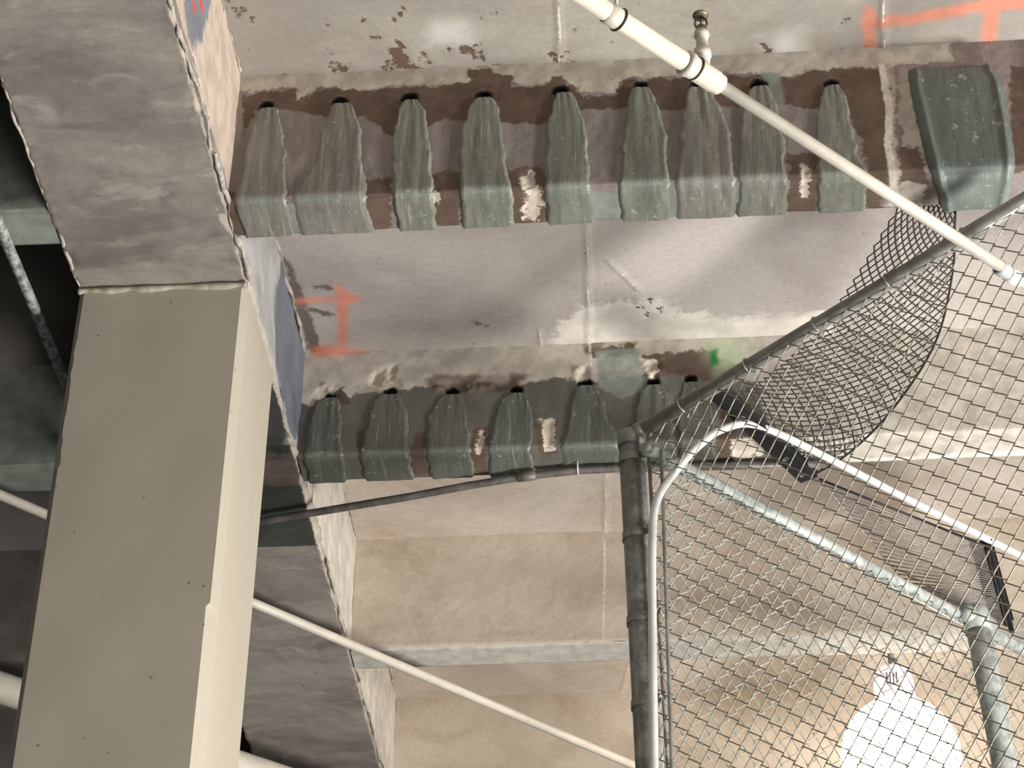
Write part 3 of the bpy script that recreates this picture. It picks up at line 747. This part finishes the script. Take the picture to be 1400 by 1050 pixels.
# ------------------------------------------------------------------ sprinkler pipe (painted)
PH = 3.65
sp = thing('sprinkler_pipe', W(at(960, 100, H=PH)), 'cream painted sprinkler pipe crossing in front of the wrapped joist, one upright head', 'pipe')
pa = at(790, -10, H=PH); pt = at(962, 102, H=PH); pc = at(1315, 330, H=PH); pd = (pc - pt); pd /= np.linalg.norm(pd); pu = pt - pa; pu /= np.linalg.norm(pu)
obj_tube('pipe_run', [W(pt - pu * 2.4), W(pt - pu), W(pt)], .0225, M['pipe_paint'], sp, 24)
obj_tube('pipe_run', [W(pt), W(pt + pd), W(pt + pd * 2.6)], .0155, M['pipe_paint'], sp, 20)
V, F = lathe([(.0235, -.062), (.030, -.060), (.030, -.046), (.027, -.044), (.027, .036), (.0245, .040), (.0245, .052), (.0165, .054)], W(pt), pd, 24)
link('reducing_tee', V, F, M['pipe_paint'], sp)
V, F = lathe([(.0230, -.020), (.0255, -.018), (.0255, .018), (.0230, .020)], W(at(838, 22, H=PH)), pu, 24); link('coupling', V, F, M['pipe_paint'], sp)
pk = at(1376, 372, H=PH)
V, F = lathe([(.016, -.032), (.0205, -.030), (.0205, -.006), (.018, -.004), (.018, .004), (.0205, .006), (.0205, .05), (.016, .052)], W(pk), pd, 20); link('coupling', V, F, M['galv_new'], sp)
def ring(c, ax, r, rr, name, mat, par):
    ax = np.array(ax); a = np.cross(ax, (0, 0, 1.)); a /= np.linalg.norm(a); b = np.cross(ax, a)
    pts = [np.array(c) + r * (math.cos(t) * a + math.sin(t) * b) for t in np.linspace(0, 2 * math.pi, 25)]
    return obj_tube(name, pts, rr, mat, par, 8)
ring(W(at(846, 27, H=PH)), pu, .0265, .0028, 'hanger_ring', M['iron'], sp)
hr = at(843, 24, H=PH); obj_tube('hanger_rod', [W(hr + np.array([0, 0, .026])), W(hr + np.array([0, 0, .79]))], .004, M['pipe_paint'], sp, 8)
ring(W(at(951, 94, H=PH)), pd, .0275, .0025, 'fitting_joint', M['iron'], sp)
# upright head on its riser
hb = np.array(W(pt)); 
V, F = lathe([(.0165, .02), (.0165, .055), (.0200, .056), (.0200, .075), (.0135, .076), (.0135, .118), (.0175, .120), (.0175, .132), (.012, .134)], hb, (0, 0, 1), 16)
link('riser_nipple', V, F, M['pipe_paint'], sp)
h = MB(); zc = hb + np.array([0, 0, .134])
h.add(lathe([(.011, 0), (.0135, .004), (.0135, .014), (.009, .018), (.006, .022)], zc, (0, 0, 1), 12))
for s_ in (-1, 1):
    h.add(tube([zc + np.array([s_ * .009, 0, .012]), zc + np.array([s_ * .0145, 0, .026]), zc + np.array([s_ * .012, 0, .040]), zc + np.array([0, 0, .050])], .0028, 6))
h.add(tube([zc + np.array([0, 0, .02]), zc + np.array([0, 0, .048])], .0026, 6))
h.add(lathe([(.0, .050), (.017, .050), (.019, .052), (.019, .0545), (.0, .056)], zc, (0, 0, 1), 16))
h.link('sprinkler_head', M['bronze'], sp)

# ---- lower pipe of the next run
def straight(name, p, q, r, mat, label, cat, ext0=0, ext1=0, n=16, group=None):
    p = np.array(p); q = np.array(q); d = (q - p) / np.linalg.norm(q - p); a = p - d * ext0; b = q + d * ext1
    V, F = tube([W(a), W((a + b) / 2), W(b)], r, n); o = link(name, V, F, mat); return tag(o, label, cat, group)
straight('sprinkler_pipe', at(350, 826, H=3.9), at(870, 1048, H=3.9), .0165, M['pipe_paint'], 'thin cream pipe sloping under the far bare joists beyond the column', 'pipe', 3.2, 2.4)
straight('drain_pipe', at(0, 940, H=3.78), at(372, 1062, H=3.78), .055, M['pipe_paint'], 'thick white pipe passing low behind the column at the bottom', 'pipe', 1.6, 2.2, 24)
# ---- conduits
cd = [at(350, 714, H=3.955), at(560, 679, H=3.955), at(640, 664, H=3.96), at(720, 651, H=3.968), at(790, 643, H=3.972), at(860, 640, H=3.972), at(1000, 637, H=3.972), at(1130, 634, H=3.972)]
cpts = [cd[0] + (cd[0] - cd[1]) * 1.2] + cd
cdt = thing('conduit', W(cd[0]), 'dark grey conduit slanting from the column to the soffit of the second joist', 'conduit')
obj_tube('conduit_run', [W(p) for p in cpts], .0125, M['conduit'], cdt, 12)
for p, q in ((cd[3], cd[4]),):
    dd = (q - p) / np.linalg.norm(q - p)
    V, F = lathe([(.0127, -.03), (.0165, -.028), (.0165, .028), (.0127, .03)], W(p), dd, 14); link('conduit_coupling', V, F, M['conduit'], cdt)
obj_tube('strap', [W(cd[4] + np.array([0, -.02, .028])), W(cd[4] + np.array([0, -.016, -.004])), W(cd[4] + np.array([0, 0, -.016])), W(cd[4] + np.array([0, .016, -.004])), W(cd[4] + np.array([0, .02, .028]))], .003, M['galv_new'], cdt, 6)
straight('conduit', at(0, 310, H=3.955), at(80, 500, H=3.955), .0155, M['conduit_speck'], 'speckled pale conduit running beside the column in the dark left bay', 'conduit', 2.2, 3)

# ------------------------------------------------------------------ hanging strip of expanded metal with a black end bar
strip = thing('expanded_metal_strip', W(at(1100, 620, H=3.95)), 'curved strip of dark expanded metal lath hanging with a black angle at its end', 'metal lath')
Hs = [4.22, 4.12, 4.06, 4.02, 3.99, 3.982, 3.98]
Lp = [(1246, 262), (1222, 292), (1152, 405), (1090, 478), (1040, 520), (1000, 540), (978, 548)]
Rp = [(1308, 262), (1306, 300), (1302, 375), (1278, 470), (1220, 560), (1160, 620), (1108, 652)]
Lw = np.array([at(*p, H=h) for p, h in zip(Lp, Hs)]); Rw = np.array([at(*p, H=h) for p, h in zip(Rp, Hs)])
NS = 400
LL = smooth_path(Lw, NS); RR = smooth_path(Rw, NS)
mid = (LL + RR) / 2; acc = np.concatenate([[0], np.cumsum(np.linalg.norm(np.diff(mid, axis=0), axis=1))]); TOT = acc[-1]
def surf(u, v):   # u along 0..1 (arc length), v across 0..1
    x = np.interp(u * TOT, acc, np.arange(NS)); i = int(min(NS - 2, x)); f = x - i
    a = LL[i] * (1 - f) + LL[i + 1] * f; b = RR[i] * (1 - f) + RR[i + 1] * f
    p = a * (1 - v) + b * v; p = p + np.array([0, 0, -.03 * math.sin(v * math.pi)]) * u * (1 - u) * 3; return p
ncell = 22; du = .034 / TOT; nd = int(1 / du)
VV = []; FF = []; off = 0
for s_ in (1, -1):
    for k in range(-ncell, nd + ncell + 1):
        pts = []
        for m in range(ncell + 1):
            u = (k + s_ * m * .5 * 1.0) * du if s_ == 1 else (k - m * .5) * du
            if 0 <= u <= 1: pts.append(W(surf(u, m / ncell)))
        if len(pts) > 1:
            V, F = tube(pts, .0026, 4, False); VV.append(V); FF.append(np.array(F) + off); off += len(V)
link('lath_mesh', np.concatenate(VV), np.concatenate(FF), M['black_wire'], strip)
obj_tube('edge_wire', [W(surf(u, 1)) for u in np.linspace(0, 1, 60)], .0035, M['black_wire'], strip, 6)
b0 = at(972, 530, H=3.952); b1 = at(1106, 656, H=3.952); dd = (b1 - b0) / np.linalg.norm(b1 - b0); an = math.atan2(dd[1], dd[0])
L_ = np.linalg.norm(b1 - b0); c = (b0 + b1) / 2
mb = MB().box(W(c), (L_, .060, .006), an); mb.box(np.array(W(c)) + np.array([math.sin(an) * .028, -math.cos(an) * .028, .013]), (L_, .006, .032), an)
bevel(mb.link('end_angle', M['black'], strip, False))
for t in (.3, .75, .93):
    V, F = lathe([(.010, -.009), (.010, -.004), (.006, -.003), (.006, 0)], W(b0 + dd * L_ * t), (0, 0, 1), 6); link('bolt', V, F, M['galv'], strip, False)

# ---- slatted panel beyond it
lou = thing('slatted_panel', W(at(1340, 800, H=3.95)), 'grey slatted metal panel with a black end strip under the far joist', 'panel')
A_, B_, C_, D_ = [at(*p, H=3.93) for p in ((1120, 655), (1352, 748), (1382, 858), (1240, 800))]
ns = 42
VV = MB()
for k in range(ns):
    t = k / (ns - 1); e = B_ + (C_ - B_) * t
    if t < .5: s_ = A_ + (np.array(D_) - A_) * (t / .55)
    else: s_ = A_ + (np.array(D_) - A_) * min(1, t / .55)
    s_ = s_ if t < .55 else np.array(D_) + (C_ - D_) * (t - .55) / .5
    o = obj_tube('slat', [W(e), W(e + (s_ - e) * .5), W(s_)], .0030, M['slat'], lou, 4)
dd = (C_ - B_) / np.linalg.norm(C_ - B_); an = math.atan2(dd[1], dd[0])
inw = (A_ + D_) / 2 - (B_ + C_) / 2; inw /= np.linalg.norm(inw)
bevel(MB().box(np.array(W((B_ + C_) / 2)), (np.linalg.norm(C_ - B_) + .02, .018, .03), an).link('end_strip', M['black'], lou, False))
bevel(MB().box(np.array(W((B_ + C_) / 2 + inw * .035)) + np.array([0, 0, .012]), (np.linalg.norm(C_ - B_), .075, .004), an).link('backing_plate', M['black'], lou, False))
obj_tube('edge_rod', [W(A_), W(B_)], .004, M['black'], lou, 6)
obj_tube('edge_rod', [W(A_), W(D_), W(C_)], .003, M['slat'], lou, 6)

# ------------------------------------------------------------------ low-bay lamp
lc = at(1232, 1040, Y=7.72)
lamp = thing('bay_lamp', W(lc + np.array([0, 0, .5])), 'glowing white globe lamp hanging behind the chain link', 'lamp')
r_ = .212
prof = [(.22 * math.sin(a), -.245 * math.cos(a)) for a in np.linspace(0.01, 2.80, 22)]
V, F = lathe(prof, W(lc), (0, 0, 1), 40)
g = NT('lamp_globe'); g.bsdf.inputs['Emission Color'].default_value = (1, .87, .72, 1); g.bsdf.inputs['Emission Strength'].default_value = 12.0
g.bsdf.inputs['Base Color'].default_value = (.9, .9, .9, 1)
link('globe', V, F, g.m, lamp)
def glow(name, c, st):
    q = plain(name, c, None, .5); b = q.node_tree.nodes['Principled BSDF']; b.inputs['Emission Color'].default_value = c; b.inputs['Emission Strength'].default_value = st; return q
V, F = lathe([(.078, .225), (.080, .252), (.076, .258), (.076, .30), (.070, .345), (.05, .375), (.02, .385), (.0, .386)], W(lc), (0, 0, 1), 28)
link('ballast_housing', V, F, glow('lamp_collar', (.90, .84, .92, 1), .75), lamp)
mb = MB()
for k in range(4): mb.box(np.array(W(lc)) + np.array([-.03 + k * .012, -.0765, .30]), (.004, .006, .05))
mb.link('vent_slots', M['iron'], lamp, False)
obj_tube('stem', [W(lc + np.array([0, 0, .38])), W(lc + np.array([0, 0, 4.47 - lc[2]]))], .012, M['galv'], lamp, 10)
